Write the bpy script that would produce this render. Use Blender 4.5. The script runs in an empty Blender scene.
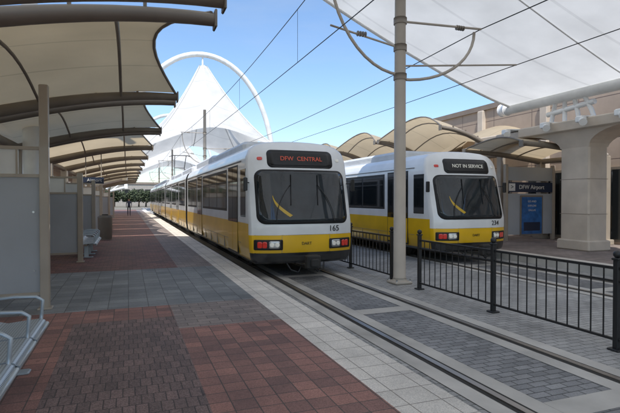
import bpy, math, random
from mathutils import Vector, Matrix
random.seed(4)
S=bpy.context.scene
COL=S.collection
# ------------------------------------------------------------ materials
def _new(name):
    m=bpy.data.materials.new(name); m.use_nodes=True
    return m,m.node_tree,m.node_tree.nodes['Principled BSDF']
def rgba(c): return (c[0],c[1],c[2],1)
def plain(name,c,rough=.6,metal=0,var=.12,scale=2.0,coat=0,bump=0,spec=.5,emit=None,es=0):
    m,nt,b=_new(name); N=nt.nodes;L=nt.links
    b.inputs['Roughness'].default_value=rough; b.inputs['Metallic'].default_value=metal
    b.inputs['Coat Weight'].default_value=coat; b.inputs['Specular IOR Level'].default_value=spec
    tc=N.new('ShaderNodeTexCoord'); n=N.new('ShaderNodeTexNoise'); n.inputs['Scale'].default_value=scale
    n.inputs['Detail'].default_value=6
    L.new(tc.outputs['Object'],n.inputs['Vector'])
    r=N.new('ShaderNodeMapRange'); r.inputs['From Min'].default_value=.25; r.inputs['From Max'].default_value=.75
    r.inputs['To Min'].default_value=1-var; r.inputs['To Max'].default_value=1+var
    L.new(n.outputs['Fac'],r.inputs['Value'])
    mx=N.new('ShaderNodeVectorMath'); mx.operation='SCALE'; mx.inputs[0].default_value=c
    L.new(r.outputs['Result'],mx.inputs['Scale']); L.new(mx.outputs[0],b.inputs['Base Color'])
    if bump:
        n2=N.new('ShaderNodeTexNoise'); n2.inputs['Scale'].default_value=scale*12; L.new(tc.outputs['Object'],n2.inputs['Vector'])
        bp=N.new('ShaderNodeBump'); bp.inputs['Strength'].default_value=bump; bp.inputs['Distance'].default_value=.01
        L.new(n2.outputs['Fac'],bp.inputs['Height']); L.new(bp.outputs['Normal'],b.inputs['Normal'])
    if emit: 
        b.inputs['Emission Color'].default_value=rgba(emit); b.inputs['Emission Strength'].default_value=es
    return m
def paver(name,c1,c2,mort,w,h,offset=.5,ms=.006,rough=.75,stain=.25,bias=0,swap=None,bump=.4,speck=.1):
    m,nt,b=_new(name); N=nt.nodes;L=nt.links
    b.inputs['Roughness'].default_value=rough
    tc=N.new('ShaderNodeTexCoord'); vec=tc.outputs['Object']
    if swap:
        sp=N.new('ShaderNodeSeparateXYZ'); cb=N.new('ShaderNodeCombineXYZ'); L.new(vec,sp.inputs[0])
        L.new(sp.outputs[swap[0]],cb.inputs[0]); L.new(sp.outputs[swap[1]],cb.inputs[1]); vec=cb.outputs[0]
    br=N.new('ShaderNodeTexBrick'); br.offset=offset
    br.inputs['Scale'].default_value=1; br.inputs['Brick Width'].default_value=w; br.inputs['Row Height'].default_value=h
    br.inputs['Mortar Size'].default_value=ms; br.inputs['Mortar Smooth'].default_value=.3; br.inputs['Bias'].default_value=bias
    br.inputs['Color1'].default_value=rgba(c1); br.inputs['Color2'].default_value=rgba(c2); br.inputs['Mortar'].default_value=rgba(mort)
    L.new(vec,br.inputs['Vector'])
    n=N.new('ShaderNodeTexNoise'); n.inputs['Scale'].default_value=.9; n.inputs['Detail'].default_value=8; n.inputs['Roughness'].default_value=.65
    L.new(tc.outputs['Object'],n.inputs['Vector'])
    r=N.new('ShaderNodeMapRange'); r.inputs['From Min'].default_value=.3; r.inputs['From Max'].default_value=.7
    r.inputs['To Min'].default_value=1-stain; r.inputs['To Max'].default_value=1+stain*.6
    L.new(n.outputs['Fac'],r.inputs['Value'])
    n3=N.new('ShaderNodeTexNoise'); n3.inputs['Scale'].default_value=90; n3.inputs['Detail'].default_value=2
    L.new(tc.outputs['Object'],n3.inputs['Vector'])
    r3=N.new('ShaderNodeMapRange'); r3.inputs['From Min'].default_value=.3; r3.inputs['From Max'].default_value=.7
    r3.inputs['To Min'].default_value=1-speck*2; r3.inputs['To Max'].default_value=1+speck*2
    L.new(n3.outputs['Fac'],r3.inputs['Value'])
    mm=N.new('ShaderNodeMath'); mm.operation='MULTIPLY'; L.new(r.outputs[0],mm.inputs[0]); L.new(r3.outputs[0],mm.inputs[1])
    vo=N.new('ShaderNodeTexVoronoi'); vo.inputs['Scale'].default_value=2.2; L.new(tc.outputs['Object'],vo.inputs['Vector'])
    r4=N.new('ShaderNodeMapRange'); r4.inputs['From Min'].default_value=.035; r4.inputs['From Max'].default_value=.06
    r4.inputs['To Min'].default_value=.6 if stain>.15 else 1; r4.inputs['To Max'].default_value=1; L.new(vo.outputs['Distance'],r4.inputs['Value'])
    m4=N.new('ShaderNodeMath'); m4.operation='MULTIPLY'; L.new(mm.outputs[0],m4.inputs[0]); L.new(r4.outputs[0],m4.inputs[1])
    mx=N.new('ShaderNodeVectorMath'); mx.operation='SCALE'; L.new(br.outputs['Color'],mx.inputs[0]); L.new(m4.outputs[0],mx.inputs['Scale'])
    L.new(mx.outputs[0],b.inputs['Base Color'])
    rr=N.new('ShaderNodeMapRange'); rr.inputs['To Min'].default_value=rough-.2; rr.inputs['To Max'].default_value=rough+.15
    L.new(n.outputs['Fac'],rr.inputs['Value']); L.new(rr.outputs[0],b.inputs['Roughness'])
    bp=N.new('ShaderNodeBump'); bp.inputs['Strength'].default_value=bump; bp.inputs['Distance'].default_value=.006; bp.invert=True
    L.new(br.outputs['Fac'],bp.inputs['Height']); L.new(bp.outputs['Normal'],b.inputs['Normal'])
    return m
def bands(name,stops,rough=.3,coat=.5):
    m,nt,b=_new(name); N=nt.nodes;L=nt.links
    b.inputs['Roughness'].default_value=rough; b.inputs['Coat Weight'].default_value=coat
    tc=N.new('ShaderNodeTexCoord'); sp=N.new('ShaderNodeSeparateXYZ'); L.new(tc.outputs['Object'],sp.inputs[0])
    cur=None
    for i,(z,c) in enumerate(stops):
        if i==0:
            rg=N.new('ShaderNodeRGB'); rg.outputs[0].default_value=rgba(c); cur=rg.outputs[0]; continue
        g=N.new('ShaderNodeMath'); g.operation='GREATER_THAN'; g.inputs[1].default_value=z; L.new(sp.outputs['Z'],g.inputs[0])
        mx=N.new('ShaderNodeMix'); mx.data_type='RGBA'; L.new(g.outputs[0],mx.inputs[0]); L.new(cur,mx.inputs[6]); mx.inputs[7].default_value=rgba(c); cur=mx.outputs[2]
    n=N.new('ShaderNodeTexNoise'); n.inputs['Scale'].default_value=1.4; n.inputs['Detail'].default_value=8; L.new(tc.outputs['Object'],n.inputs['Vector'])
    r=N.new('ShaderNodeMapRange'); r.inputs['From Min'].default_value=.3; r.inputs['From Max'].default_value=.7;r.inputs['To Min'].default_value=.88; r.inputs['To Max'].default_value=1.04
    L.new(n.outputs['Fac'],r.inputs['Value'])
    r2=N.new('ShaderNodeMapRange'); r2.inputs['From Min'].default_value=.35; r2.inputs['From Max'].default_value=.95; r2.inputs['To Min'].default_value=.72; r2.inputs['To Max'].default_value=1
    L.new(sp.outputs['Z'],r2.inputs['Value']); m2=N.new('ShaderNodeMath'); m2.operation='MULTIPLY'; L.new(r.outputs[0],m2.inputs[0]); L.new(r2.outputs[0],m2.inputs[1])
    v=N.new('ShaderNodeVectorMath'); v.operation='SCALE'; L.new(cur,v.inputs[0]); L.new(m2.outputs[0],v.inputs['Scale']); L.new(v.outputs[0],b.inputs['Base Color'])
    return m
def fabric(name,c,trans,seam_axis=1,seam=1.6,tc_c=None,dark=-.18,rough=.7):
    m,nt,b=_new(name); N=nt.nodes;L=nt.links
    b.inputs['Roughness'].default_value=rough
    tc=N.new('ShaderNodeTexCoord'); sp=N.new('ShaderNodeSeparateXYZ'); L.new(tc.outputs['Object'],sp.inputs[0])
    d=N.new('ShaderNodeMath'); d.operation='DIVIDE'; d.inputs[1].default_value=seam; L.new(sp.outputs[seam_axis],d.inputs[0])
    fr=N.new('ShaderNodeMath'); fr.operation='FRACT'; L.new(d.outputs[0],fr.inputs[0])
    lt=N.new('ShaderNodeMath'); lt.operation='LESS_THAN'; lt.inputs[1].default_value=.035; L.new(fr.outputs[0],lt.inputs[0])
    n=N.new('ShaderNodeTexNoise'); n.inputs['Scale'].default_value=.7; n.inputs['Detail'].default_value=6; L.new(tc.outputs['Object'],n.inputs['Vector'])
    r=N.new('ShaderNodeMapRange'); r.inputs['From Min'].default_value=.3; r.inputs['From Max'].default_value=.7;r.inputs['To Min'].default_value=.86; r.inputs['To Max'].default_value=1.05
    L.new(n.outputs['Fac'],r.inputs['Value'])
    ml=N.new('ShaderNodeMath'); ml.operation='MULTIPLY_ADD'; L.new(lt.outputs[0],ml.inputs[0]); ml.inputs[1].default_value=dark; L.new(r.outputs[0],ml.inputs[2])
    v=N.new('ShaderNodeVectorMath'); v.operation='SCALE'; v.inputs[0].default_value=c; L.new(ml.outputs[0],v.inputs['Scale'])
    L.new(v.outputs[0],b.inputs['Base Color'])
    t=N.new('ShaderNodeBsdfTranslucent'); v2=N.new('ShaderNodeVectorMath'); v2.operation='SCALE'; v2.inputs[0].default_value=tc_c or c; L.new(ml.outputs[0],v2.inputs['Scale']); L.new(v2.outputs[0],t.inputs['Color'])
    mx=N.new('ShaderNodeMixShader'); mx.inputs[0].default_value=trans
    L.new(b.outputs[0],mx.inputs[1]); L.new(t.outputs[0],mx.inputs[2])
    L.new(mx.outputs[0],N['Material Output'].inputs['Surface'])
    return m
YEL=(.88,.52,.01); WHT=(.84,.85,.85); DRK=(.025,.025,.027)
M={}
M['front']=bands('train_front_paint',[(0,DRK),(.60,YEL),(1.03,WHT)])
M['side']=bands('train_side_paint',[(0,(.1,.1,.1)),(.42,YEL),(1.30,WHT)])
M['glass']=plain('dark_glass',(.012,.015,.017),.05,var=.05,spec=.6)
M['shield']=plain('windshield_glass',(.02,.027,.032),.04,var=.5,scale=1.6,spec=.7)
M['rubber']=plain('black_rubber',(.012,.012,.013),.5)
M['black']=plain('black_paint',(.012,.012,.013),.4)
M['under']=plain('underframe',(.03,.028,.026),.8,var=.3)
M['roof']=plain('roof_grey',(.62,.63,.63),.5)
M['red']=plain('red_lens',(.45,.02,.015),.15,coat=1,emit=(.9,.05,.02),es=.12)
M['lens']=plain('clear_lens',(.7,.7,.66),.12,coat=1,emit=(1,.95,.8),es=.12)
M['ledr']=plain('led_red',(.3,.05,.035),.5,emit=(1,.2,.12),es=.2)
M['ledw']=plain('led_white',(.45,.45,.42),.5,emit=(.9,.9,.8),es=.25)
M['tan']=plain('tan_steel',(.36,.31,.25),.45,var=.1,coat=.2)
M['tand']=plain('brown_steel',(.20,.17,.135),.5,var=.15)
M['tanw']=paver('tan_wall_panel',(.44,.34,.26),(.39,.305,.235),(.16,.12,.10),2.4,.8,offset=0,ms=.02,stain=.14,swap=(1,2),speck=.03)
M['tanc']=plain('tan_precast',(.55,.475,.39),.8,var=.15,bump=.3,scale=1.5)
M['cap']=plain('wall_coping',(.25,.20,.16),.7)
M['fab']=fabric('tan_canopy_fabric',(.62,.52,.37),.45,1,1.2,(.68,.55,.36))
M['white']=fabric('white_membrane',(.82,.81,.78),.42,1,2.3,(.90,.88,.82),-.12)
M['wsteel']=plain('white_steel',(.78,.78,.76),.4,coat=.3)
M['pole']=plain('pole_paint',(.42,.37,.31),.5,var=.12)
M['steel']=plain('brushed_steel',(.55,.57,.58),.3,metal=.9,var=.1)
M['rail']=plain('rail_steel',(.33,.30,.27),.35,metal=.8,var=.2)
M['dark']=plain('rail_groove',(.03,.028,.025),.9)
M['conc']=plain('track_concrete',(.44,.42,.385),.85,var=.32,scale=1.1,bump=.4)
M['kerb']=plain('kerb_concrete',(.40,.38,.35),.8,var=.25)
M['tact']=paver('edge_strip_tiles',(.74,.69,.62),(.64,.60,.54),(.28,.25,.22),.31,.31,offset=0,stain=.26)
M['red1']=paver('red_pavers',(.25,.125,.10),(.17,.09,.075),(.08,.055,.045),.2,.2,offset=.5,stain=.4)
M['red2']=paver('brick_pavers',(.34,.17,.135),(.19,.105,.09),(.09,.07,.06),.2,.2,offset=0,stain=.38,speck=.14)
M['purp']=paver('purple_brown_pavers',(.22,.15,.135),(.14,.10,.092),(.07,.055,.05),.1,.2,offset=.5,stain=.36,speck=.25)
M['gray']=paver('grey_pavers',(.27,.28,.28),(.18,.19,.195),(.09,.09,.09),.3,.3,offset=0,stain=.34)
M['gbr']=paver('grey_brown_pavers',(.31,.255,.23),(.22,.185,.17),(.11,.09,.08),.3,.15,offset=.5,stain=.34)
M['cob']=paver('track_pavers',(.26,.26,.262),(.17,.172,.176),(.065,.065,.065),.22,.11,offset=.5,stain=.4,ms=.008)
M['cobl']=paver('light_track_pavers',(.40,.39,.375),(.30,.295,.285),(.14,.14,.13),.22,.11,offset=.5,stain=.32,ms=.007)
M['ground']=plain('ground_dry',(.20,.18,.14),.95,var=.3,scale=.2)
M['frost']=fabric('frosted_panel',(.50,.52,.54),.35,2,50,(.6,.63,.66),0,.3)
M['fw']=plain('white_panel',(.65,.65,.62),.6)
M['blue']=plain('blue_poster',(.03,.12,.32),.4,var=.4,scale=5)
M['navy']=plain('navy_sign',(.02,.03,.06),.4)
M['txt']=plain('white_lettering',(.65,.65,.65),.5,var=.02)
M['btxt']=plain('black_lettering',(.02,.02,.02),.5,var=.02)
M['leaf']=plain('foliage',(.045,.06,.025),.8,var=.5,scale=1.5)
M['bark']=plain('bark',(.12,.09,.06),.9)
M['fence']=plain('fence_black',(.014,.014,.015),.45)
M['farb']=plain('far_building_wall',(.36,.33,.29),.8,var=.1)
M['logo']=plain('logo_yellow',(.6,.38,.02),.3,var=.05)
M['seam']=plain('panel_seam',(.25,.25,.25),.7)
def perforated():
    m,nt,b=_new('perforated_aluminium'); N=nt.nodes;L=nt.links
    b.inputs['Roughness'].default_value=.38; b.inputs['Metallic'].default_value=.35
    tc=N.new('ShaderNodeTexCoord'); mp=N.new('ShaderNodeVectorMath'); mp.operation='MULTIPLY'; mp.inputs[1].default_value=(40,40,40); L.new(tc.outputs['Object'],mp.inputs[0])
    fr=N.new('ShaderNodeVectorMath'); fr.operation='FRACTION'; L.new(mp.outputs[0],fr.inputs[0])
    sb=N.new('ShaderNodeVectorMath'); sb.operation='SUBTRACT'; sb.inputs[1].default_value=(.5,.5,0); L.new(fr.outputs[0],sb.inputs[0])
    ml=N.new('ShaderNodeVectorMath'); ml.operation='MULTIPLY'; ml.inputs[1].default_value=(1,1,0); L.new(sb.outputs[0],ml.inputs[0])
    ln=N.new('ShaderNodeVectorMath'); ln.operation='LENGTH'; L.new(ml.outputs[0],ln.inputs[0])
    g=N.new('ShaderNodeMath'); g.operation='LESS_THAN'; g.inputs[1].default_value=.24; L.new(ln.outputs['Value'],g.inputs[0])
    mx=N.new('ShaderNodeMix'); mx.data_type='RGBA'; L.new(g.outputs[0],mx.inputs[0]); mx.inputs[6].default_value=(.46,.52,.56,1); mx.inputs[7].default_value=(.10,.11,.12,1)
    L.new(mx.outputs[2],b.inputs['Base Color']); return m
M['perf']=perforated()
M['bench']=plain('bench_aluminium',(.44,.50,.54),.35,metal=.4,var=.1)
# ------------------------------------------------------------ mesh builder
class MB:
    def __init__(s): s.v=[];s.f=[];s.mi=[];s.sm=[];s.mats=[]
    def m(s,k):
        if k not in s.mats: s.mats.append(k)
        return s.mats.index(k)
    def face(s,idx,k,sm=False): s.f.append(idx);s.mi.append(s.m(k));s.sm.append(sm)
    def box(s,x0,x1,y0,y1,z0,z1,k,skip=()):
        b=len(s.v)
        s.v+=[(x0,y0,z0),(x1,y0,z0),(x1,y1,z0),(x0,y1,z0),(x0,y0,z1),(x1,y0,z1),(x1,y1,z1),(x0,y1,z1)]
        for f in [(0,3,2,1),(4,5,6,7),(0,1,5,4),(1,2,6,5),(2,3,7,6),(3,0,4,7)]: s.face([b+i for i in f],k)
    def cbox(s,x0,x1,y0,y1,z0,z1,k,c=.02):
        def ring(i,z):
            a=c+i
            return [(x0+a,y0+i,z),(x1-a,y0+i,z),(x1-i,y0+a,z),(x1-i,y1-a,z),(x1-a,y1-i,z),(x0+a,y1-i,z),(x0+i,y1-a,z),(x0+i,y0+a,z)]
        rs=[ring(c,z0),ring(0,z0+c),ring(0,z1-c),ring(c,z1)]
        b=len(s.v)
        for r in rs: s.v+=r
        for j in range(3):
            for i in range(8):
                n=(i+1)%8; s.face([b+j*8+i,b+j*8+n,b+j*8+8+n,b+j*8+8+i],k)
        s.face([b+i for i in range(7,-1,-1)],k); s.face([b+24+i for i in range(8)],k)
    def sheet(s,x0,x1,y0,y1,z,k):
        b=len(s.v); s.v+=[(x0,y0,z),(x1,y0,z),(x1,y1,z),(x0,y1,z)]; s.face([b,b+1,b+2,b+3],k)
    def grid(s,P,k,sm=True,closed=False):
        b=len(s.v); R=len(P);C=len(P[0])
        for r in P: s.v+=[tuple(p) for p in r]
        for i in range(R-1):
            for j in range(C if closed else C-1):
                n=(j+1)%C
                s.face([b+i*C+j,b+i*C+n,b+(i+1)*C+n,b+(i+1)*C+j],k,sm)
    def tube(s,pts,r,k,seg=10,cap=True):
        pts=[Vector(p) for p in pts]; n=len(pts)
        rr=r if isinstance(r,(list,tuple)) else [r]*n
        rings=[]; up=None
        for i,p in enumerate(pts):
            t=(pts[min(i+1,n-1)]-pts[max(i-1,0)]).normalized()
            if up is None:
                up=Vector((0,0,1)) if abs(t.z)<.9 else Vector((1,0,0))
            a=t.cross(up).normalized(); up=a.cross(t).normalized()
            rings.append([p+(a*math.cos(q)+up*math.sin(q))*rr[i] for q in [2*math.pi*j/seg for j in range(seg)]])
        b=len(s.v); s.grid(rings,k,True,True)
        if cap:
            s.face([b+j for j in range(seg)],k); e=b+(n-1)*seg; s.face([e+j for j in range(seg-1,-1,-1)],k)
    def ball(s,c,r,k,n=8):
        P=[]
        for i in range(n+1):
            a=math.pi*i/n; P.append([(c[0]+r*math.sin(a)*math.cos(2*math.pi*j/(2*n)),c[1]+r*math.sin(a)*math.sin(2*math.pi*j/(2*n)),c[2]+r*math.cos(a)) for j in range(2*n)])
        s.grid(P,k,True,True)
    def obj(s,name,parent=None,loc=None):
        me=bpy.data.meshes.new(name); me.from_pydata(s.v,[],s.f); 
        for k in s.mats: me.materials.append(M[k])
        me.polygons.foreach_set('material_index',s.mi); me.polygons.foreach_set('use_smooth',s.sm); me.update()
        o=bpy.data.objects.new(name,me); COL.objects.link(o)
        if parent: o.parent=parent
        if loc: o.location=loc
        return o
def empty(name,loc=(0,0,0)):
    o=bpy.data.objects.new(name,None); COL.objects.link(o); o.location=loc; o.empty_display_size=.3; return o
def text(name,body,size,loc,rot,mat,parent=None,ext=.004,align='CENTER'):
    c=bpy.data.curves.new(name,'FONT'); c.body=body; c.size=size; c.extrude=ext; c.align_x=align; c.align_y='CENTER'
    c.materials.append(M[mat]); o=bpy.data.objects.new(name,c); COL.objects.link(o); o.location=loc; o.rotation_euler=rot
    if parent: o.parent=parent
    return o
def lerp(a,b,t): return a+(b-a)*t
# ------------------------------------------------------------ ground & tracks
RZ=-.2
b=MB(); b.sheet(-900,900,-300,1500,-.32,'ground'); b.obj('ground')
b=MB()
b.box(-9.5,2.56,-14,82,-.31,0,'red1')
b.box(2.56,2.62,-14,82,-.31,.0,'kerb')
b.sheet(2.02,2.615,-14,82,.004,'tact')
b.sheet(-3.6,2.02,8.0,12.3,.004,'gray')
b.sheet(1.15,2.02,12.3,82,.004,'gbr')
b.sheet(-.70,.62,-14,7.2,.004,'purp')
b.sheet(.62,2.02,-14,6.5,.004,'red2')
b.sheet(.62,2.02,6.5,8.0,.004,'gbr')
b.sheet(-3.6,-.70,-14,7.2,.004,'red2')
b.sheet(-3.6,.62,7.2,8.0,.004,'red2')
b.obj('station_platform')
b=MB()
b.box(11.16,17.0,-14,82,-.31,0,'conc'); b.sheet(11.17,11.77,-14,82,.004,'tact'); b.sheet(11.77,17,-14,82,.004,'gbr')
b.obj('station_platform')
b=MB()
b.sheet(2.62,11.16,-14,110,RZ-.012,'cobl')
TC=[4.07,9.6]
for c in TC:
    b.sheet(c-.46,c+.46,-14,110,RZ-.008,'cob')
    for s_ in (-1,1):
        x=c+s_*.7525
        b.sheet(x-.30,x+.30,-14,110,RZ-.004,'conc')
        b.sheet(x-.085,x+.085,-14,110,RZ,'dark')
        b.box(x-.036,x+.036,-14,110,RZ-.02,RZ+.012,'rail')
    for i in range(24):
        y=-8.9+4*i; b.sheet(c-.45,c+.45,y,y+.32,RZ-.0035,'conc')
b.obj('track_bed_paving')
# ------------------------------------------------------------ trains
def fy(x,z):
    y=.26*max(0,z-1.3)+.30*abs(x/1.33)**3.2+.12*max(0,.9-z)**2+1.2*max(0,z-2.9)**2
    return y
PR=[(0,.33),(.6,.33),(1.2,.33),(1.30,.42),(1.34,.7),(1.35,1.0),(1.35,1.6),(1.35,2.2),(1.35,2.75),(1.33,2.95),(1.25,3.14),(1.08,3.27),(.8,3.34),(.4,3.37),(0,3.38)]
def outline():
    P=[]
    for i in range(len(PR)-1):
        n=4
        for j in range(n): P.append((lerp(PR[i][0],PR[i+1][0],j/n),lerp(PR[i][1],PR[i+1][1],j/n)))
    P.append(PR[-1])
    return P+[(-x,z) for x,z in P[-2:0:-1]]
OUT=outline()
def rrect(cx,cz,hw,hh,r,n=6):
    P=[]
    for (sx,sz,a0) in [(1,-1,-90),(1,1,0),(-1,1,90),(-1,-1,180)]:
        for i in range(n+1):
            a=math.radians(a0+90*i/n); P.append((cx+sx*(hw-r)+r*math.cos(a),cz+sz*(hh-r)+r*math.sin(a)))
    Q=[]
    for i in range(len(P)):
        p=P[i];q=P[(i+1)%len(P)]
        L=math.dist(p,q); k=max(1,int(L/.08))
        for j in range(k): Q.append((lerp(p[0],q[0],j/k),lerp(p[1],q[1],j/k)))
    return Q
def patch(b,cx,cz,hw,hh,r,off,k,rings=8):
    O=rrect(cx,cz,hw,hh,r); P=[]
    for i in range(rings+1):
        t=max(.001,i/rings); P.append([(lerp(cx,x,t),fy(lerp(cx,x,t),lerp(cz,z,t))-off,lerp(cz,z,t)) for x,z in O])
    P.append([(x,fy(x,z)+.02,z) for x,z in O])
    b.grid(P,k,True,True)
def train(loc,number,dest,destmat,dsize,destw=.80):
    T=empty('light_rail_train',loc)
    b=MB(); CZ=1.85; P=[]
    for i in range(17):
        t=max(.001,.965*i/16)
        P.append([(x*t,fy(x*t,lerp(CZ,z,t)),lerp(CZ,z,t)) for x,z in OUT])
    b.grid(P,'front',True,True)
    last=P[-1]
    mid=[(x*.99,fy(x*.965,lerp(CZ,z,.965))+.045,lerp(CZ,z,.99)) for x,z in OUT]
    full=[(x,fy(x*.965,lerp(CZ,z,.965))+.13,z) for x,z in OUT]
    b.grid([last,mid,full],'front',True,True)
    b.grid([full,[(x,1.2,z) for x,z in OUT]],'side',True,True)
    secs=[(1.2,13.2),(13.9,27.6),(28.4,41.0),(41.7,55)]
    for (ya,yb) in secs:
        b.grid([[(x,ya,z) for x,z in OUT],[(x,yb,z) for x,z in OUT]],'side',True,True)
        for y in (ya,yb):
            if y>1.3:
                n0=len(b.v); b.v+=[(x,y+(.001 if y==yb else -.001),z) for x,z in OUT]; b.face(list(range(n0,n0+len(OUT))),'black')
    b.obj('body',T)
    b=MB()
    for (ya,yb) in [(13.2,13.9),(41.0,41.7)]:
        for i in range(6):
            y=lerp(ya,yb,(i+.5)/6); s_=.93
            b.grid([[(x*s_,y-.04,lerp(1.85,z,s_)) for x,z in OUT],[(x*(s_+.03),y,lerp(1.85,z,s_+.03)) for x,z in OUT],[(x*s_,y+.04,lerp(1.85,z,s_)) for x,z in OUT]],'rubber',False,True)
    b.box(-.3,.3,27.5,28.5,.5,.8,'under')
    b.obj('bellows',T)
    b=MB()
    def win(y0,y1,z0=1.62,z1=2.68):
        for s_ in (-1,1):
            xa,xb=sorted((s_*1.335,s_*1.356)); b.cbox(xa,xb,y0,y1,z0,z1,'glass',.006)
            xa,xb=sorted((s_*1.35,s_*1.361)); b.box(xa,xb,y0+.02,y1-.02,z1-.30,z1-.27,'rubber')
    def door(y0,y1):
        for s_ in (-1,1):
            xa,xb=sorted((s_*1.33,s_*1.353)); b.box(xa,xb,y0,y1,.45,2.80,'rubber')
            m_=(y0+y1)/2
            for (a,c) in ((y0+.04,m_-.015),(m_+.015,y1-.04)):
                xa,xb=sorted((s_*1.34,s_*1.362)); b.box(xa,xb,a,c,.50,1.28,'side'); b.box(xa,xb,a,c,1.283,2.75,'glass')
    for s_ in (-1,1):
        xa,xb=sorted((s_*1.335,s_*1.357)); b.cbox(xa,xb,.72,1.28,1.45,2.66,'glass',.006)
    def strip(y0,y1):
        for s_ in (-1,1):
            xa,xb=sorted((s_*1.33,s_*1.3515)); b.box(xa,xb,y0,y1,1.55,2.76,'rubber')
    door(1.6,2.9); strip(3.1,8.0); win(3.2,4.75);win(4.83,6.35);win(6.43,7.9); door(8.2,9.5); strip(9.7,12.9); win(9.8,11.3); win(11.38,12.8)
    for k,(ya,yb) in enumerate([(13.9,27.6),(28.4,41.0),(41.7,55)]):
        strip(ya+.4,ya+3.4); win(ya+.5,ya+1.9); win(ya+2,ya+3.3); door(ya+3.7,ya+5.0); strip(ya+5.2,ya+8.1); win(ya+5.3,ya+6.6);win(ya+6.7,ya+8); door(ya+8.4,ya+9.7); strip(ya+9.9,yb-.3); win(ya+10,yb-.4)
    b.obj('windows_and_doors',T)
    b=MB()
    for s_ in (-1,1):
        for (ya,yb) in secs:
            xa,xb=sorted((s_*1.335,s_*1.358)); b.box(xa,xb,ya+.05,yb-.05,2.86,2.885,'seam')
            xa,xb=sorted((s_*1.33,s_*1.3505)); b.box(xa,xb,ya+.05,yb-.05,.78,.787,'seam')
            y=ya+1.1
            while y<yb-.3:
                xa,xb=sorted((s_*1.31,s_*1.3485)); b.box(xa,xb,y,y+.012,.47,.78,'seam'); y+=1.25
    b.obj('panel_seams',T)
    b=MB()
    for (y0,y1,h) in [(2.6,7.6,.20),(8.0,12.6,.26),(14.4,19,.24),(19.4,24,.2),(24.2,27,.25),(29,33,.2),(33.5,40,.26),(42,54,.22)]:
        b.cbox(-.98,.98,y0,y1,3.22,3.36+h,'roof',.09)
        for q in range(int((y1-y0)/.5)): 
            for s_ in (-1,1):
                xa,xb=sorted((s_*.97,s_*.983)); b.box(xa,xb,y0+.2+q*.5,y0+.45+q*.5,3.39,3.38+h*.3,'roof')
    b.obj('roof_equipment',T)
    b=MB()
    for s_ in (-1,1):
        b.tube([(s_*.5,29.4,3.6),(s_*.4,30.9,4.5),(s_*.45,29.9,5.45)],.03,'under',6)
    for dy in (-.15,.15):
        b.tube([(-.9,29.9+dy,5.35),(-.6,29.9+dy,5.47),(.6,29.9+dy,5.47),(.9,29.9+dy,5.35)],.02,'under',6)
    b.tube([(-.4,30.9,4.5),(.4,30.9,4.5)],.03,'under',6)
    b.obj('pantograph',T)
    b=MB()
    patch(b,0,1.96,1.19,.665,.20,.010,'rubber')
    patch(b,0,1.97,1.13,.61,.16,.018,'shield',10)
    patch(b,0,2.90,destw+.05,.225,.12,.010,'rubber')
    patch(b,0,2.90,destw-.02,.17,.06,.016,'black')
    for s_ in (-1,1):
        patch(b,s_*.93,.80,.33,.125,.03,.012,'rubber',4)
        patch(b,s_*.80,.80,.13,.09,.04,.020,'steel',3)
        for dx in (-.062,.062):
            patch(b,s_*.80+dx,.80,.054,.054,.053,.032,'lens',3)
        for dx in (-.055,.055): patch(b,s_*1.08+dx,.80,.05,.075,.03,.024,'red',3)
        patch(b,s_*1.04,2.90,.06,.04,.03,.014,'red' if s_<0 else 'lens',3)
    patch(b,0,.46,.95,.07,.03,.012,'under',4)
    patch(b,0,1.035,1.24,.004,.003,.003,'seam',2)
    patch(b,0,.60,1.24,.006,.004,.004,'rubber',2)
    for x in (-.62,.62): patch(b,x,.81,.004,.20,.003,.003,'seam',2)
    b.obj('windshield_and_lamps',T)
    b=MB()
    for x0,x1 in ((-.75,-.35),(.75,.35)):
        pts=[]
        for i in range(8):
            t=i/7; x=lerp(x0,x1,t*t); z=lerp(1.36,2.25,t); pts.append((x,fy(x,z)-.05,z))
        b.tube(pts,.010,'black',6)
        x=x1; b.tube([(x-.02,fy(x,1.75)-.035,1.75),(x+.03,fy(x,2.5)-.035,2.5)],.011,'black',6)
    for s_ in (-1,1):
        b.tube([(s_*1.3,.55,2.3),(s_*1.42,.42,2.3)],.015,'black',6); b.cbox(min(s_*1.38,s_*1.47),max(s_*1.38,s_*1.47),.36,.46,2.1,2.42,'black',.015)
    b.obj('wipers_and_mirrors',T)
    b=MB()
    b.tube([(0,.5,.42),(0,-.35,.42)],.07,'under',8)
    b.cbox(-.17,.17,-.52,-.30,.26,.58,'under',.03); b.cbox(-.1,.1,-.6,-.52,.32,.5,'under',.02)
    b.tube([(-.3,.2,.35),(-.12,-.4,.34)],.02,'under',6); b.tube([(.3,.2,.35),(.12,-.4,.34)],.02,'under',6)
    b.tube([(-.5,.12,.38),(-.42,-.05,.2),(-.25,-.1,.14),(-.15,-.05,.3)],.018,'black',6); b.tube([(.5,.12,.38),(.42,-.05,.2),(.25,-.1,.14),(.15,-.05,.3)],.018,'black',6)
    b.obj('coupler',T)
    b=MB()
    b.box(-1.1,1.1,.5,54.5,.34,.5,'under')
    for yc in (3.4,13.5,24,31.5,41.3,51):
        b.cbox(-.95,.95,yc-1.3,yc+1.3,.22,.45,'under',.04)
        for dy in (-.9,.9):
            for s_ in (-1,1): 
                b.tube([(s_*.66,yc+dy,.34),(s_*.80,yc+dy,.34)],.33,'under',20)
    for yc in range(6,52,4): b.cbox(-1.15,1.15,yc+.2,yc+2.2,.18,.4,'under',.04)
    b.obj('bogies',T)
    tilt=math.radians(90-14.6)
    text('destination_text',dest,dsize,(0,fy(0,2.9)-.022,2.90),(tilt,0,0),destmat,T)
    text('fleet_number',number,.20,(.74,fy(.74,1.18)-.012,1.17),(math.radians(90),0,math.radians(7)),'btxt',T)
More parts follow.
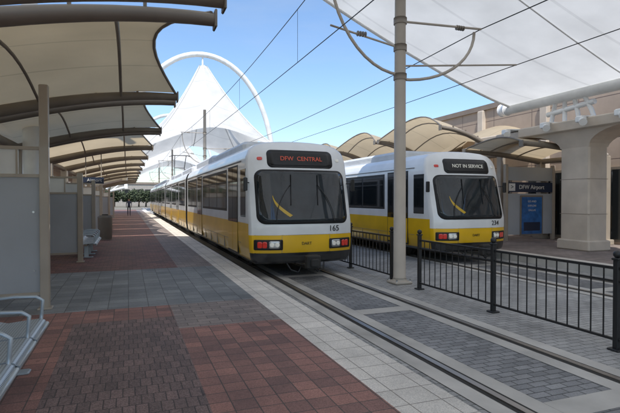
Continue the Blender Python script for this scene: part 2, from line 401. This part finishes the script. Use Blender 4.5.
    text('operator_name','DART',.10,(0,fy(0,.82)-.006,.82),(math.radians(90),0,0),'btxt',T)
    b=MB(); L_=[];R_=[]
    for q in range(13):
        t=q/12; x=-.80+.36*t*t+.05*t; z=1.98-.50*t; w=.006+.05*math.sin(math.pi*min(1,t*.62+.1))*t
        row=[(x+d,fy(x+d,z)-.022,z+d*.6) for d in (-w,0,w)]; L_.append(row)
    b.grid(L_,'logo')
    b.obj('logo',T)
train((4.07,11.0,RZ),'165','DFW  CENTRAL','ledr',.155,.82)
train((9.72,11.7,RZ),'234','NOT IN SERVICE','ledw',.155,.78)
# ------------------------------------------------------------ fence
FX=5.76
def fence(y0,y1,n):
    b=MB(); g=RZ-.01
    ys=[lerp(y0,y1,i/n) for i in range(n+1)]
    for y in ys:
        b.cbox(FX-.035,FX+.035,y-.035,y+.035,g,g+1.16,'fence',.006); b.cbox(FX-.05,FX+.05,y-.05,y+.05,g+1.14,g+1.17,'fence',.008)
        b.ball((FX,y,g+1.215),.05,'fence'); b.cbox(FX-.08,FX+.08,y-.08,y+.08,g,g+.025,'fence',.008)
    b.box(FX-.02,FX+.02,y0,y1,g+1.02,g+1.055,'fence'); b.box(FX-.018,FX+.018,y0,y1,g+.86,g+.885,'fence'); b.box(FX-.018,FX+.018,y0,y1,g+.12,g+.15,'fence')
    for i in range(n):
        k=12
        for j in range(1,k):
            y=lerp(ys[i],ys[i+1],j/k); b.box(FX-.007,FX+.007,y-.007,y+.007,g+.13,g+1.03,'fence')
    b.obj('metal_fence')
fence(-.1,8.7,4)
fence(9.85,32,10)
# ------------------------------------------------------------ catenary
def cat_pole(y):
    b=MB(); x=5.76; g=RZ
    b.tube([(x,y,g),(x,y,g+9)],[.14,.115],'pole',20)
    b.cbox(x-.22,x+.22,y-.22,y+.22,g-.01,g+.05,'pole',.02)
    b.tube([(x,y,g+.05),(x,y,g+.12)],[.17,.15],'pole',16)
    for dx in (-.17,.17):
        for dy in (-.17,.17): b.tube([(x+dx,y+dy,g+.04),(x+dx,y+dy,g+.10)],.02,'steel',6)
    def arc(sx,xe,z0,z1):
        P=[]
        for i in range(13):
            a=math.pi/2*i/12
            P.append((x+(xe-x)*math.sin(a),y,z0+(z1-z0)*(1-math.cos(a))))
        return P
    b.tube(arc(-1,4.0,g+4.7,g+7.1),.035,'pole',8)
    b.tube([(x,y,g+5.3),(4.05,y,g+5.6)],.022,'pole',6)
    b.tube([(x,y,g+7.15),(3.9,y,g+7.15)],.03,'pole',8)
    b.tube(arc(1,7.8,g+4.6,g+5.9),.035,'pole',8)
    b.tube([(x,y,g+5.9),(8.0,y,g+6.0)],.028,'pole',8)
    b.tube([(x,y,g+4.9),(9.1,y,g+5.25)],.022,'pole',6)
    for z in (4.65,5.3,5.9,7.15): b.tube([(x,y,g+z-.07),(x,y,g+z+.07)],.15,'tand',14)
    for (px,pz) in ((7.3,5.95),(4.4,7.15),(4.7,5.5)):
        for i in range(4): b.tube([(px+i*.06-.01,y,g+pz),(px+i*.06+.01,y,g+pz)],.06,'tand',10)
    b.obj('catenary_pole')
for y in (9.5,39,69,99): cat_pole(y)
b=MB()
def wire(x,z,r=.011,sag=0):
    pts=[]
    for i in range(0,50):
        y=-20.5+2.5*i; t=((y-9.5)%30)/30; pts.append((x+.12*math.sin(y/30*math.pi),y,RZ+z-sag*4*t*(1-t)))
    b.tube(pts,r,'black',5)
wire(4.07,5.48); wire(4.07,6.97,.012,.35); wire(9.0,5.25); wire(7.9,6.0,.013,.25)
for i in range(14):
    y=-2+7.0*i; t=((y-9.5)%30)/30
    b.tube([(4.07+.12*math.sin(y/30*math.pi),y,RZ+5.48),(4.07+.12*math.sin(y/30*math.pi),y,RZ+6.97-.35*4*t*(1-t))],.005,'black',4)
b.obj('overhead_wires')
# ------------------------------------------------------------ platform canopies
def canopy(y0,y1,xt=1.0,xc=-3.0,zt=3.9,zc=3.2,bulge=.35,mirror=True,inset=.55,sgn=1):
    C=empty('platform_canopy',(0,0,0))
    b=MB()
    def zbeam(t): return zc+(zt-zc)*math.sin(t*math.pi/2)
    sides=[sgn,-sgn] if mirror else [sgn]
    W=abs(xt-xc)
    for s_ in sides:
        for y in (y0,y1):
            pts=[(xc+s_*W*i/14,y,zbeam(i/14)) for i in range(15)]
            b.tube(pts,[lerp(.13,.075,i/14) for i in range(15)],'tand',10)
            e=pts[-1]; b.cbox(min(e[0],e[0]+s_*.03),max(e[0],e[0]+s_*.03),y-.1,y+.1,e[2]-.11,e[2]+.11,'tand',.01)
            for t in (.2,.4,.6,.8): b.box(xc+s_*W*t-.02,xc+s_*W*t+.02,y-.03,y+.03,zbeam(t)+.05,zbeam(t)+.16,'tand')
        for t in (.35,.72):
            x=xc+s_*W*t
            b.tube([(x,lerp(y0,y1,j/10),zbeam(t)-.02+bulge*.9*math.sin(math.pi*j/10)) for j in range(11)],.028,'tand',6)
        b.tube([(xc+s_*(W-.03-inset*math.sin(math.pi*j/12)),lerp(y0,y1,j/12),zbeam(1)+.08+bulge*math.sin(math.pi*j/12)) for j in range(13)],.03,'tand',6)
    b.tube([(xc,y0,zc),(xc,y1,zc)],.11,'tand',10)
    for y in (y0,y1): 
        b.cbox(xc-.13,xc+.13,y-.13,y+.13,.0,zc,'tan',.02); b.cbox(xc-.22,xc+.22,y-.22,y+.22,.002,.2,'tan',.02)
    b.obj('frame',C)
    b=MB()
    for s_ in sides:
        P=[]
        for j in range(17):
            v=j/16; w=W-.03-inset*math.sin(math.pi*v); row=[]
            for i in range(17):
                t=i/16; x=xc+s_*w*t; row.append((x,lerp(y0,y1,v),zbeam(w*t/W)+.09+bulge*math.sin(math.pi*v)))
            P.append(row)
        b.grid(P,'fab')
    b.obj('membrane',C)
y=.6  # first bay, mostly out of view, added to shade the near platform
for i in range(13):
    canopy(y,y+4.8); y+=5.4
y=16.5
for i in range(8):
    canopy(y,y+5.2,11.9,15.0,4.6,3.6,.75,True,.5,-1); y+=5.6
# ------------------------------------------------------------ windscreens / benches
def windscreen(y,xe=-1.2,h=2.25,w=2.0,ph=None):
    b=MB(); x0=xe-w; ph=ph or h+.15
    for x in (xe,x0): b.cbox(x-.065,x+.065,y-.065,y+.065,0,ph,'tan',.012); b.cbox(x-.1,x+.1,y-.1,y+.1,0,.03,'tan',.008)
    for z in (.22,h-.42,h): b.box(x0+.065,xe-.065,y-.03,y+.03,z,z+.05,'tan')
    b.box(x0+.065,xe-.065,y-.012,y+.012,.27,h-.42,'frost'); b.box(x0+.065,xe-.38,y-.012,y+.012,h-.37,h,'fw')
    xm=(x0+xe)/2; b.box(xm-.025,xm+.025,y-.028,y+.028,.27,h-.42,'tan'); b.box(xe-.38,xe-.35,y-.028,y+.028,h-.37,h,'tan')
    for z in (.6,1.5):
        for q in (-.85,-.1,.1,.85): b.tube([(xm+q,y-.012,z),(xm+q,y-.03,z)],.018,'steel',8)
    b.obj('windscreen_panel')
def windscreen_long(y0,y1,x=-3.2,h=2.1):
    b=MB(); n=max(1,round((y1-y0)/1.5))
    for i in range(n+1):
        y=lerp(y0,y1,i/n); b.cbox(x-.05,x+.05,y-.05,y+.05,0,h+.06,'tan',.01)
        if i<n:
            y2=lerp(y0,y1,(i+1)/n); b.box(x-.012,x+.012,y+.05,y2-.05,.25,h-.06,'frost')
            for z in (.2,h-.06): b.box(x-.03,x+.03,y+.05,y2-.05,z,z+.05,'tan')
    b.obj('windscreen_panel')
windscreen(8.4,h=2.45,ph=3.45)
for yy in (14.3,25.1,35.9,46.7): windscreen(yy)
windscreen(19.7); windscreen_long(8.7,14.0); windscreen_long(15,19.4); windscreen_long(25.6,35.5)
def bench(y0,y1,xf=-.8,xb=-1.28):
    b=MB()
    n=int((y1-y0)/.62); w=(y1-y0)/n
    for i in range(n):
        ya=y0+i*w+.02; yb=y0+(i+1)*w-.02
        prof=[(xf,.38),(xf,.41),(xf-.02,.44),(xf-.07,.455),(xf-.2,.445),(xf-.35,.43),(xf-.43,.45),(xf-.47,.52),(xf-.52,.68),(xf-.56,.84),(xf-.585,.86)]
        P=[[(x,ya,z) for x,z in prof],[(x,yb,z) for x,z in prof]]
        b.grid(P,'perf'); P2=[[(x-.012,a,z-.022) for x,z in prof] for a in (ya,yb)]; b.grid(P2,'bench')
        for a in (ya,yb):
            b.grid([[(x,a,z) for x,z in prof],[(x-.012,a,z-.022) for x,z in prof]],'bench')
        b.tube([(xf,ya,.40),(xf,yb,.40)],.022,'bench',8); b.tube([(xf-.585,ya,.85),(xf-.585,yb,.85)],.018,'bench',8)
    for i in range(n+1):
        y=y0+i*w
        pts=[(xf-.50,y,.62),(xf-.46,y,.68),(xf-.3,y,.69),(xf-.1,y,.68),(xf-.04,y,.64),(xf-.05,y,.5),(xf-.06,y,.42)]
        b.tube(pts,.018,'bench',8)
    b.box(xf-.32,xf-.24,y0,y1,.36,.42,'tand')
    for y in (y0+.35,(y0+y1)/2,y1-.35):
        b.cbox(xf-.34,xf-.22,y-.05,y+.05,0,.37,'bench',.01); b.cbox(xf-.45,xf-.1,y-.06,y+.06,.002,.03,'bench',.01)
    b.obj('metal_bench')
bench(2.0,5.7); bench(15.0,17.5,-.85)
bench(26,29,-.85)
b=MB(); b.tube([(-.9,22,0),(-.9,22,.05),(-.9,22,.9),(-.9,22,.96),(-.9,22,1.02)],[.24,.27,.29,.30,.2],'tand',20); b.tube([(-.9,22,1.0),(-.9,22,1.06)],[.14,.12],'black',16); b.obj('trash_can')
# ------------------------------------------------------------ big membrane near
b=MB()
prof=[(14.3,5.35),(13.0,5.52),(11.2,5.95),(9.2,6.62),(7.3,7.4),(5.4,8.4),(3.4,9.8),(1.2,11.9),(-.6,14.0),(-2.5,15.4),(-4.4,14.0),(-6.2,11.9),(-8.4,9.8),(-10.4,8.4),(-14.2,6.6),(-18,5.5)]  # left half past the ridge is unseen, added to block direct sun
def pz(t):
    f=t*(len(prof)-1); i=min(int(f),len(prof)-2); q=f-i
    p0=prof[max(i-1,0)];p1=prof[i];p2=prof[i+1];p3=prof[min(i+2,len(prof)-1)]
    def cr(a,b_,c,d): return .5*((2*b_)+(-a+c)*q+(2*a-5*b_+4*c-d)*q*q+(-a+3*b_-3*c+d)*q**3)
    return cr(p0[0],p1[0],p2[0],p3[0]),cr(p0[1],p1[1],p2[1],p3[1])
P=[]
for j in range(37):
    v=j/36; row=[]
    for i in range(65):
        t=i/64; x,z=pz(t); y=lerp(-14,15.2,v)  # rear stretch lengthened out of view to keep the near area shaded
        if v>.5: y-= .9*abs(math.sin(math.pi*2*t))*(v-.5)*2
        z+=.7*math.sin(math.pi*v)*abs(math.sin(math.pi*2*t))
        row.append((x,y,z))
    P.append(row)
b.grid(P,'white')
far=P[-1]; b.tube(far,.06,'wsteel',8)
for q in (6,14,22,30): b.tube([tuple(Vector(p)-Vector((0,0,.04))) for p in P[q][0:33]],.02,'wsteel',5)
BC=empty('tension_membrane_canopy'); b.obj('membrane',BC)
b=MB()
b.tube([(14.3,-14,5.3),(14.3,15.4,5.3)],.22,'wsteel',16)
b.tube([(14.3,15.4,5.3),(14.3,15.7,5.3)],[.26,.26],'wsteel',16)
for yy in (2.0,12.6):
    for dy in (-.75,-.35,.05,.45):
        b.tube([(14.3,yy+dy*1.5,4.25),(14.3,yy+dy*1.3,4.65),(14.28,yy+dy,5.1)],.075,'wsteel',10)
    b.tube([(14.3,yy-1.1,4.9),(14.3,yy+.8,4.75)],.09,'wsteel',10)
b.obj('edge_pipe',BC)
b=MB()
for yy in (15.2,-14): b.tube([(-2.5,yy,0),(-2.5,yy,15.5)],.2,'wsteel',14)
BM=b.obj('masts',BC)
def tent(xc,yc,hx,hy,zp,za):
    T=empty('tension_membrane_canopy'); b=MB(); P=[]; n=64; R=20
    for i in range(R+1):
        r=.05+.95*i/R; row=[]
        for j in range(n):
            a=2*math.pi*j/n
            c,s_=math.cos(a),math.sin(a)
            k=1/max(abs(c),abs(s_)); corner=((k-1)/(math.sqrt(2)-1))
            sc=k*(.80+.20*corner**1.5) 
            zb=5.3+2.6*(1-corner)
            x=xc+hx*c*sc*r; y=yc+hy*s_*sc*r
            z=zb+(zp-zb)*(1-r)**1.6
            row.append((x,y,z))
        P.append(row)
    b.grid(P,'white',True,True)
    for j in range(0,n,8): b.tube([Vector(P[i][j])+Vector((0,0,.05)) for i in range(R+1)],.05,'wsteel',5)
    b.obj('membrane',T)
    b=MB()
    pts=[(xc+(hx+.1)*math.cos(a),yc,3.5+(za-3.5)*math.sin(a)**.85) for a in [math.pi*i/40 for i in range(41)]]
    b.tube(pts,.28,'wsteel',12)
    b.tube([(xc,yc,zp-.6),(xc,yc,za)],.08,'wsteel',8)
    b.tube([(xc+hx*.06*math.cos(2*math.pi*i/24),yc+hy*.06*math.sin(2*math.pi*i/24),zp-1.0) for i in range(25)],.1,'wsteel',8)
    for t_ in (-1,1):
        b.tube([(xc+hx,yc+t_*hy,0),(xc+hx,yc+t_*hy,5.4)],.22,'wsteel',12)
        b.tube([(-3.0,yc+t_*hy,3.2),(xc-hx,yc+t_*hy,5.4)],.12,'wsteel',12)
    b.tube([(xc+hx+.1,yc,0),(xc+hx+.1,yc,3.7)],.3,'wsteel',12); b.tube([(-3.0,yc,3.0),(xc-hx-.1,yc,3.7)],.2,'wsteel',12)
    b.obj('arch_and_masts',T)
tent(7.2,50,7.4,10,15.9,16.4); tent(7.2,88,7.4,10,15.6,16.4)
# ------------------------------------------------------------ right side building & columns
B=empty('station_building')
b=MB()
b.box(17.0,24,-14,27,0,6.2,'tanw'); b.box(16.9,24.1,-14.1,27.1,6.2,6.45,'cap'); b.box(16.93,17.0,-14,27,4.3,4.42,'cap')
b.box(19.5,28,-10,22,6.45,8.2,'tanw'); b.box(19.4,28.1,-10.1,22.1,8.2,8.4,'cap')
b.box(17.2,24,27,60,0,4.6,'tanw'); b.box(17.1,24.1,27.1,60.1,4.6,4.8,'cap')
b.obj('walls',B)
b=MB()
for i in range(8):
    y=-10+i*4.0
    b.box(16.95,17.02,y,y+3.0,.1,2.9,'tand'); 
    for q in range(3): b.box(16.93,16.96,y+.08+q*.97,y+.97+q*.97,.2,2.8,'glass')
for y in range(-12,26,4): b.cbox(16.8,17.05,y-.2,y+.2,0,6.18,'tanc',.03)
b.obj('windows',B)
def column(y,x=14.3):
    b=MB()
    b.cbox(x-.42,x+.42,y-.55,y+.55,0,3.5,'tanc',.05); b.cbox(x-.5,x+.5,y-.63,y+.63,.003,.35,'tanc',.04); 
    for z in (1.2,2.35): b.box(x-.425,x+.425,y-.555,y+.555,z,z+.015,'cap')
    P=[]
    for i in range(9):
        t=i/8; e=1.6*(1-math.cos(t*math.pi/2)); e2=.28*t
        z=3.4+.55*math.sin(t*math.pi/2)
        P.append([(x-.42-e2,y-.55-e,z),(x+.42+e2,y-.55-e,z),(x+.42+e2,y+.55+e,z),(x-.42-e2,y+.55+e,z)])
    b.grid(P,'tanc',False,True)
    b.cbox(x-.72,x+.72,y-2.2,y+2.2,3.95,4.3,'tanc',.04)
    b.obj('station_column')
for y in (11.9,0.5): column(y)
b=MB(); b.box(13.95,14.65,-10,15.2,4.301,4.36,'tand'); b.cbox(14.0,14.6,2.75,9.65,3.99,4.29,'tanc',.03); b.cbox(14.0,14.6,14.15,17,3.99,4.29,'tanc',.03); b.obj('platform_beam')
for (yy) in (9.9,11.2,12.6,14.4):
    b=MB(); x=13.35; b.tube([(13.95,yy,4.33),(x,yy,4.30)],.03,'wsteel',8)
    b.cbox(x-.16,x+.10,yy-.12,yy+.12,4.10,4.30,'wsteel',.03)
    b.tube([(x-.03,yy,4.2),(x-.12,yy-.14,4.12),(x-.17,yy-.2,4.08)],[.09,.11,.12],'wsteel',12)
    b.obj('floodlight')
canopy(12.9,15.9,12.6,16.6,3.6,3.3,.3,False,.3,-1)
G=empty('station_sign')
b=MB()
Y=15.4
for x in (14.25,16.75): b.cbox(x-.07,x+.07,Y-.07,Y+.07,0,3.1,'tan',.012)
b.box(14.32,16.68,Y-.04,Y+.04,2.45,3.0,'frost'); b.box(14.32,16.68,Y-.05,Y+.05,1.98,2.38,'navy'); b.box(14.32,16.68,Y-.03,Y+.03,.25,1.92,'frost')
b.box(14.95,16.15,Y-.06,Y-.04,.2,1.85,'tand'); b.box(15.02,16.08,Y-.075,Y-.06,.27,1.78,'blue'); b.box(15.12,15.98,Y-.08,Y-.0752,.4,.75,'navy')
b.box(14.36,14.68,Y-.058,Y-.05,2.03,2.33,'txt')
b.obj('board',G)
text('sign_text','DFW Airport',.24,(15.55,Y-.055,2.18),(math.radians(90),0,0),'txt',G)
text('sign_arrow','>',.26,(14.52,Y-.062,2.18),(math.radians(90),0,0),'btxt',G)
for i,s_ in enumerate(('GO AND','EXPLORE','DALLAS')): text('poster_text',s_,.11,(15.55,Y-.08,1.6-.18*i),(math.radians(90),0,0),'txt',G,.002)
G=empty('hanging_sign'); b=MB()
b.box(-1.75,-.95,22.3,22.36,2.35,2.62,'navy'); b.tube([(-1.65,22.33,2.6),(-1.65,22.33,3.55)],.02,'tand',6); b.tube([(-1.05,22.33,2.6),(-1.05,22.33,3.7)],.02,'tand',6); b.obj('board',G)
text('sign_text','Airport',.19,(-1.32,22.29,2.49),(math.radians(90),0,0),'txt',G)
# ------------------------------------------------------------ background
def trees(name,specs):
    b=MB()
    for (x,y,h,r) in specs:
        b.tube([(x,y,-.3),(x+.1,y,h*.35),(x-.1,y,h*.6)],[.22,.15,.08],'bark',7)
        for q in range(4):
            a=random.random()*6.28; b.tube([(x,y,h*.35),(x+r*.5*math.cos(a),y+r*.5*math.sin(a),h*.65)],[.1,.04],'bark',5)
        cl=[(x+random.uniform(-.6,.6)*r,y+random.uniform(-.6,.6)*r,h*random.uniform(.45,.85),r*random.uniform(.35,.6)) for _ in range(9)]
        for (cx,cy,cz,cr) in cl:
            for _ in range(90):
                d=Vector((random.gauss(0,1),random.gauss(0,1),random.gauss(0,1))).normalized()*cr*random.uniform(.5,1.05)
                p=Vector((cx,cy,cz))+d; u=Vector((random.gauss(0,1),random.gauss(0,1),random.gauss(0,1))).normalized(); w=u.orthogonal().normalized(); s_=.22
                n0=len(b.v); b.v+=[tuple(p+u*s_),tuple(p+w*s_),tuple(p-u*s_),tuple(p-w*s_)]; b.face([n0,n0+1,n0+2,n0+3],'leaf')
    b.obj(name)
trees('distant_trees',[(-42+2.6*i+random.uniform(-.8,.8),random.uniform(124,136),random.uniform(3.6,5.2),random.uniform(1.8,2.6)) for i in range(26)]+[(random.uniform(-24,-15),random.uniform(30,90),random.uniform(5,7),2.6) for _ in range(8)])
B2=empty('terminal_building'); b=MB(); b.box(-80,14,150,175,-.3,6,'farb'); b.box(-80.2,14.2,149.8,175,6,6.6,'cap')
for i in range(30): b.box(-79+i*3.1,-77+i*3.1,149.9,150.1,1,4.5,'glass')
b.box(18,40,160,180,-.3,11,'farb')
for i in range(6): 
    for f in range(3): b.box(19+i*3.4,21+i*3.4,159.9,160.1,1.2+3.2*f,3.0+3.2*f,'glass')
b.obj('walls',B2)
B3=empty('parking_garage'); b=MB(); b.box(-60,-30,20,100,-.3,1,'farb')
for f in range(3): b.box(-60,-30,20,100,3*f+2.6,3*f+3.9,'farb'); 
for i in range(14): b.box(-30.6,-30.1,20+i*6,20.6+i*6,1,9,'farb')
b.box(-59,-36,22,98,0.9,9,'dark'); b.obj('decks',B3)
for (x,y) in ((-12,60),(-6,110),(26,90),(-14,40)):
    b=MB(); b.tube([(x,y,-.3),(x,y,9)],[.12,.07],'tand',8); b.tube([(x-1,y,9),(x+1,y,9)],.05,'tand',6); b.cbox(x-1.4,x-.8,y-.15,y+.15,8.92,9.08,'tand',.03); b.cbox(x+.8,x+1.4,y-.15,y+.15,8.92,9.08,'tand',.03); b.obj('street_lamp')
def person(x,y):
    me=bpy.data.meshes.new('person')
    V=[(0,0,.95),(0,0,1.15),(0,0,1.42),(0,0,1.52),(0,0,1.62),(0,.0,1.72),(-.19,0,1.42),(-.25,.02,1.15),(-.24,-.06,.9),(.19,0,1.42),(.25,.02,1.15),(.24,-.06,.9),(-.1,0,.9),(-.11,.04,.5),(-.11,.1,.07),(-.11,-.05,.03),(.1,0,.9),(.11,-.08,.5),(.11,-.12,.07),(.11,-.27,.03),(-.24,-.08,.82),(.24,-.08,.82)]
    E=[(0,1),(1,2),(2,3),(3,4),(4,5),(2,6),(6,7),(7,8),(2,9),(9,10),(10,11),(0,12),(12,13),(13,14),(14,15),(0,16),(16,17),(17,18),(18,19),(8,20),(11,21)]
    R=[.14,.13,.15,.055,.09,.08,.07,.05,.035,.07,.05,.035,.09,.065,.045,.035,.09,.065,.045,.035,.03,.03]
    me.from_pydata(V,E,[]); o=bpy.data.objects.new('person',me); COL.objects.link(o); o.location=(x,y,0.005)
    o.modifiers.new('s','SKIN')
    if not me.skin_vertices: 
        bpy.context.view_layer.objects.active=o; o.select_set(True); bpy.ops.mesh.customdata_skin_add()
    for i,r in enumerate(R): me.skin_vertices[0].data[i].radius=(r,r*.8)
    me.skin_vertices[0].data[0].use_root=True
    sb=o.modifiers.new('ss','SUBSURF'); sb.levels=1; sb.render_levels=2
    me.materials.append(bands('clothes',[(0,(.03,.03,.03)),(.1,(.04,.045,.06)),(.98,(.06,.07,.12)),(1.5,(.42,.27,.2)),(1.68,(.04,.03,.02))],.8,0))
try:
    person(.1,52); 
except Exception as e: print('PERSON FAILED',e)
# ------------------------------------------------------------ light & camera
d=Vector((.23,.53,-1)).normalized()
sun=bpy.data.lights.new('sun','SUN'); sun.energy=5.0; sun.angle=math.radians(.5); sun.color=(1,.955,.88)
so=bpy.data.objects.new('sun',sun); COL.objects.link(so); so.rotation_euler=d.to_track_quat('-Z','Y').to_euler()
W=bpy.data.worlds.new('World'); S.world=W; W.use_nodes=True; nt=W.node_tree; N=nt.nodes; L=nt.links
sk=N.new('ShaderNodeTexSky'); sk.sky_type='NISHITA'; sk.sun_disc=False
sk.sun_elevation=math.asin(-d.z); sk.sun_rotation=math.atan2(-d.x,-d.y); sk.air_density=1.2; sk.dust_density=.7; sk.ozone_density=2.5
tc=N.new('ShaderNodeTexCoord'); mp=N.new('ShaderNodeMapping'); mp.inputs['Scale'].default_value=(1.2,1.2,4); L.new(tc.outputs['Generated'],mp.inputs[0])
cn=N.new('ShaderNodeTexNoise'); cn.inputs['Scale'].default_value=1.6; cn.inputs['Detail'].default_value=9; cn.inputs['Roughness'].default_value=.6; L.new(mp.outputs[0],cn.inputs[0])
cr=N.new('ShaderNodeMapRange'); cr.inputs['From Min'].default_value=.45; cr.inputs['From Max'].default_value=.8; cr.inputs['To Max'].default_value=.3; L.new(cn.outputs['Fac'],cr.inputs['Value'])
sc=N.new('ShaderNodeVectorMath'); sc.operation='MULTIPLY'; sc.inputs[1].default_value=(1.15,1.27,1.42); L.new(sk.outputs[0],sc.inputs[0])
mx=N.new('ShaderNodeMix'); mx.data_type='RGBA'; L.new(cr.outputs[0],mx.inputs[0]); L.new(sc.outputs[0],mx.inputs[6]); mx.inputs[7].default_value=(4.4,4.9,5.5,1)
L.new(mx.outputs[2],N['Background'].inputs[0]); N['Background'].inputs[1].default_value=.15
cam=bpy.data.cameras.new('cam'); cam.lens=28; cam.sensor_width=36; cam.clip_end=3000; cam.clip_start=.05
co=bpy.data.objects.new('camera',cam); COL.objects.link(co); co.location=(0,0,1.7)
co.rotation_euler=(math.radians(90-.89),0,math.radians(-20.69)); S.camera=co
S.view_settings.view_transform='Standard'; S.view_settings.look='None'; S.view_settings.exposure=0
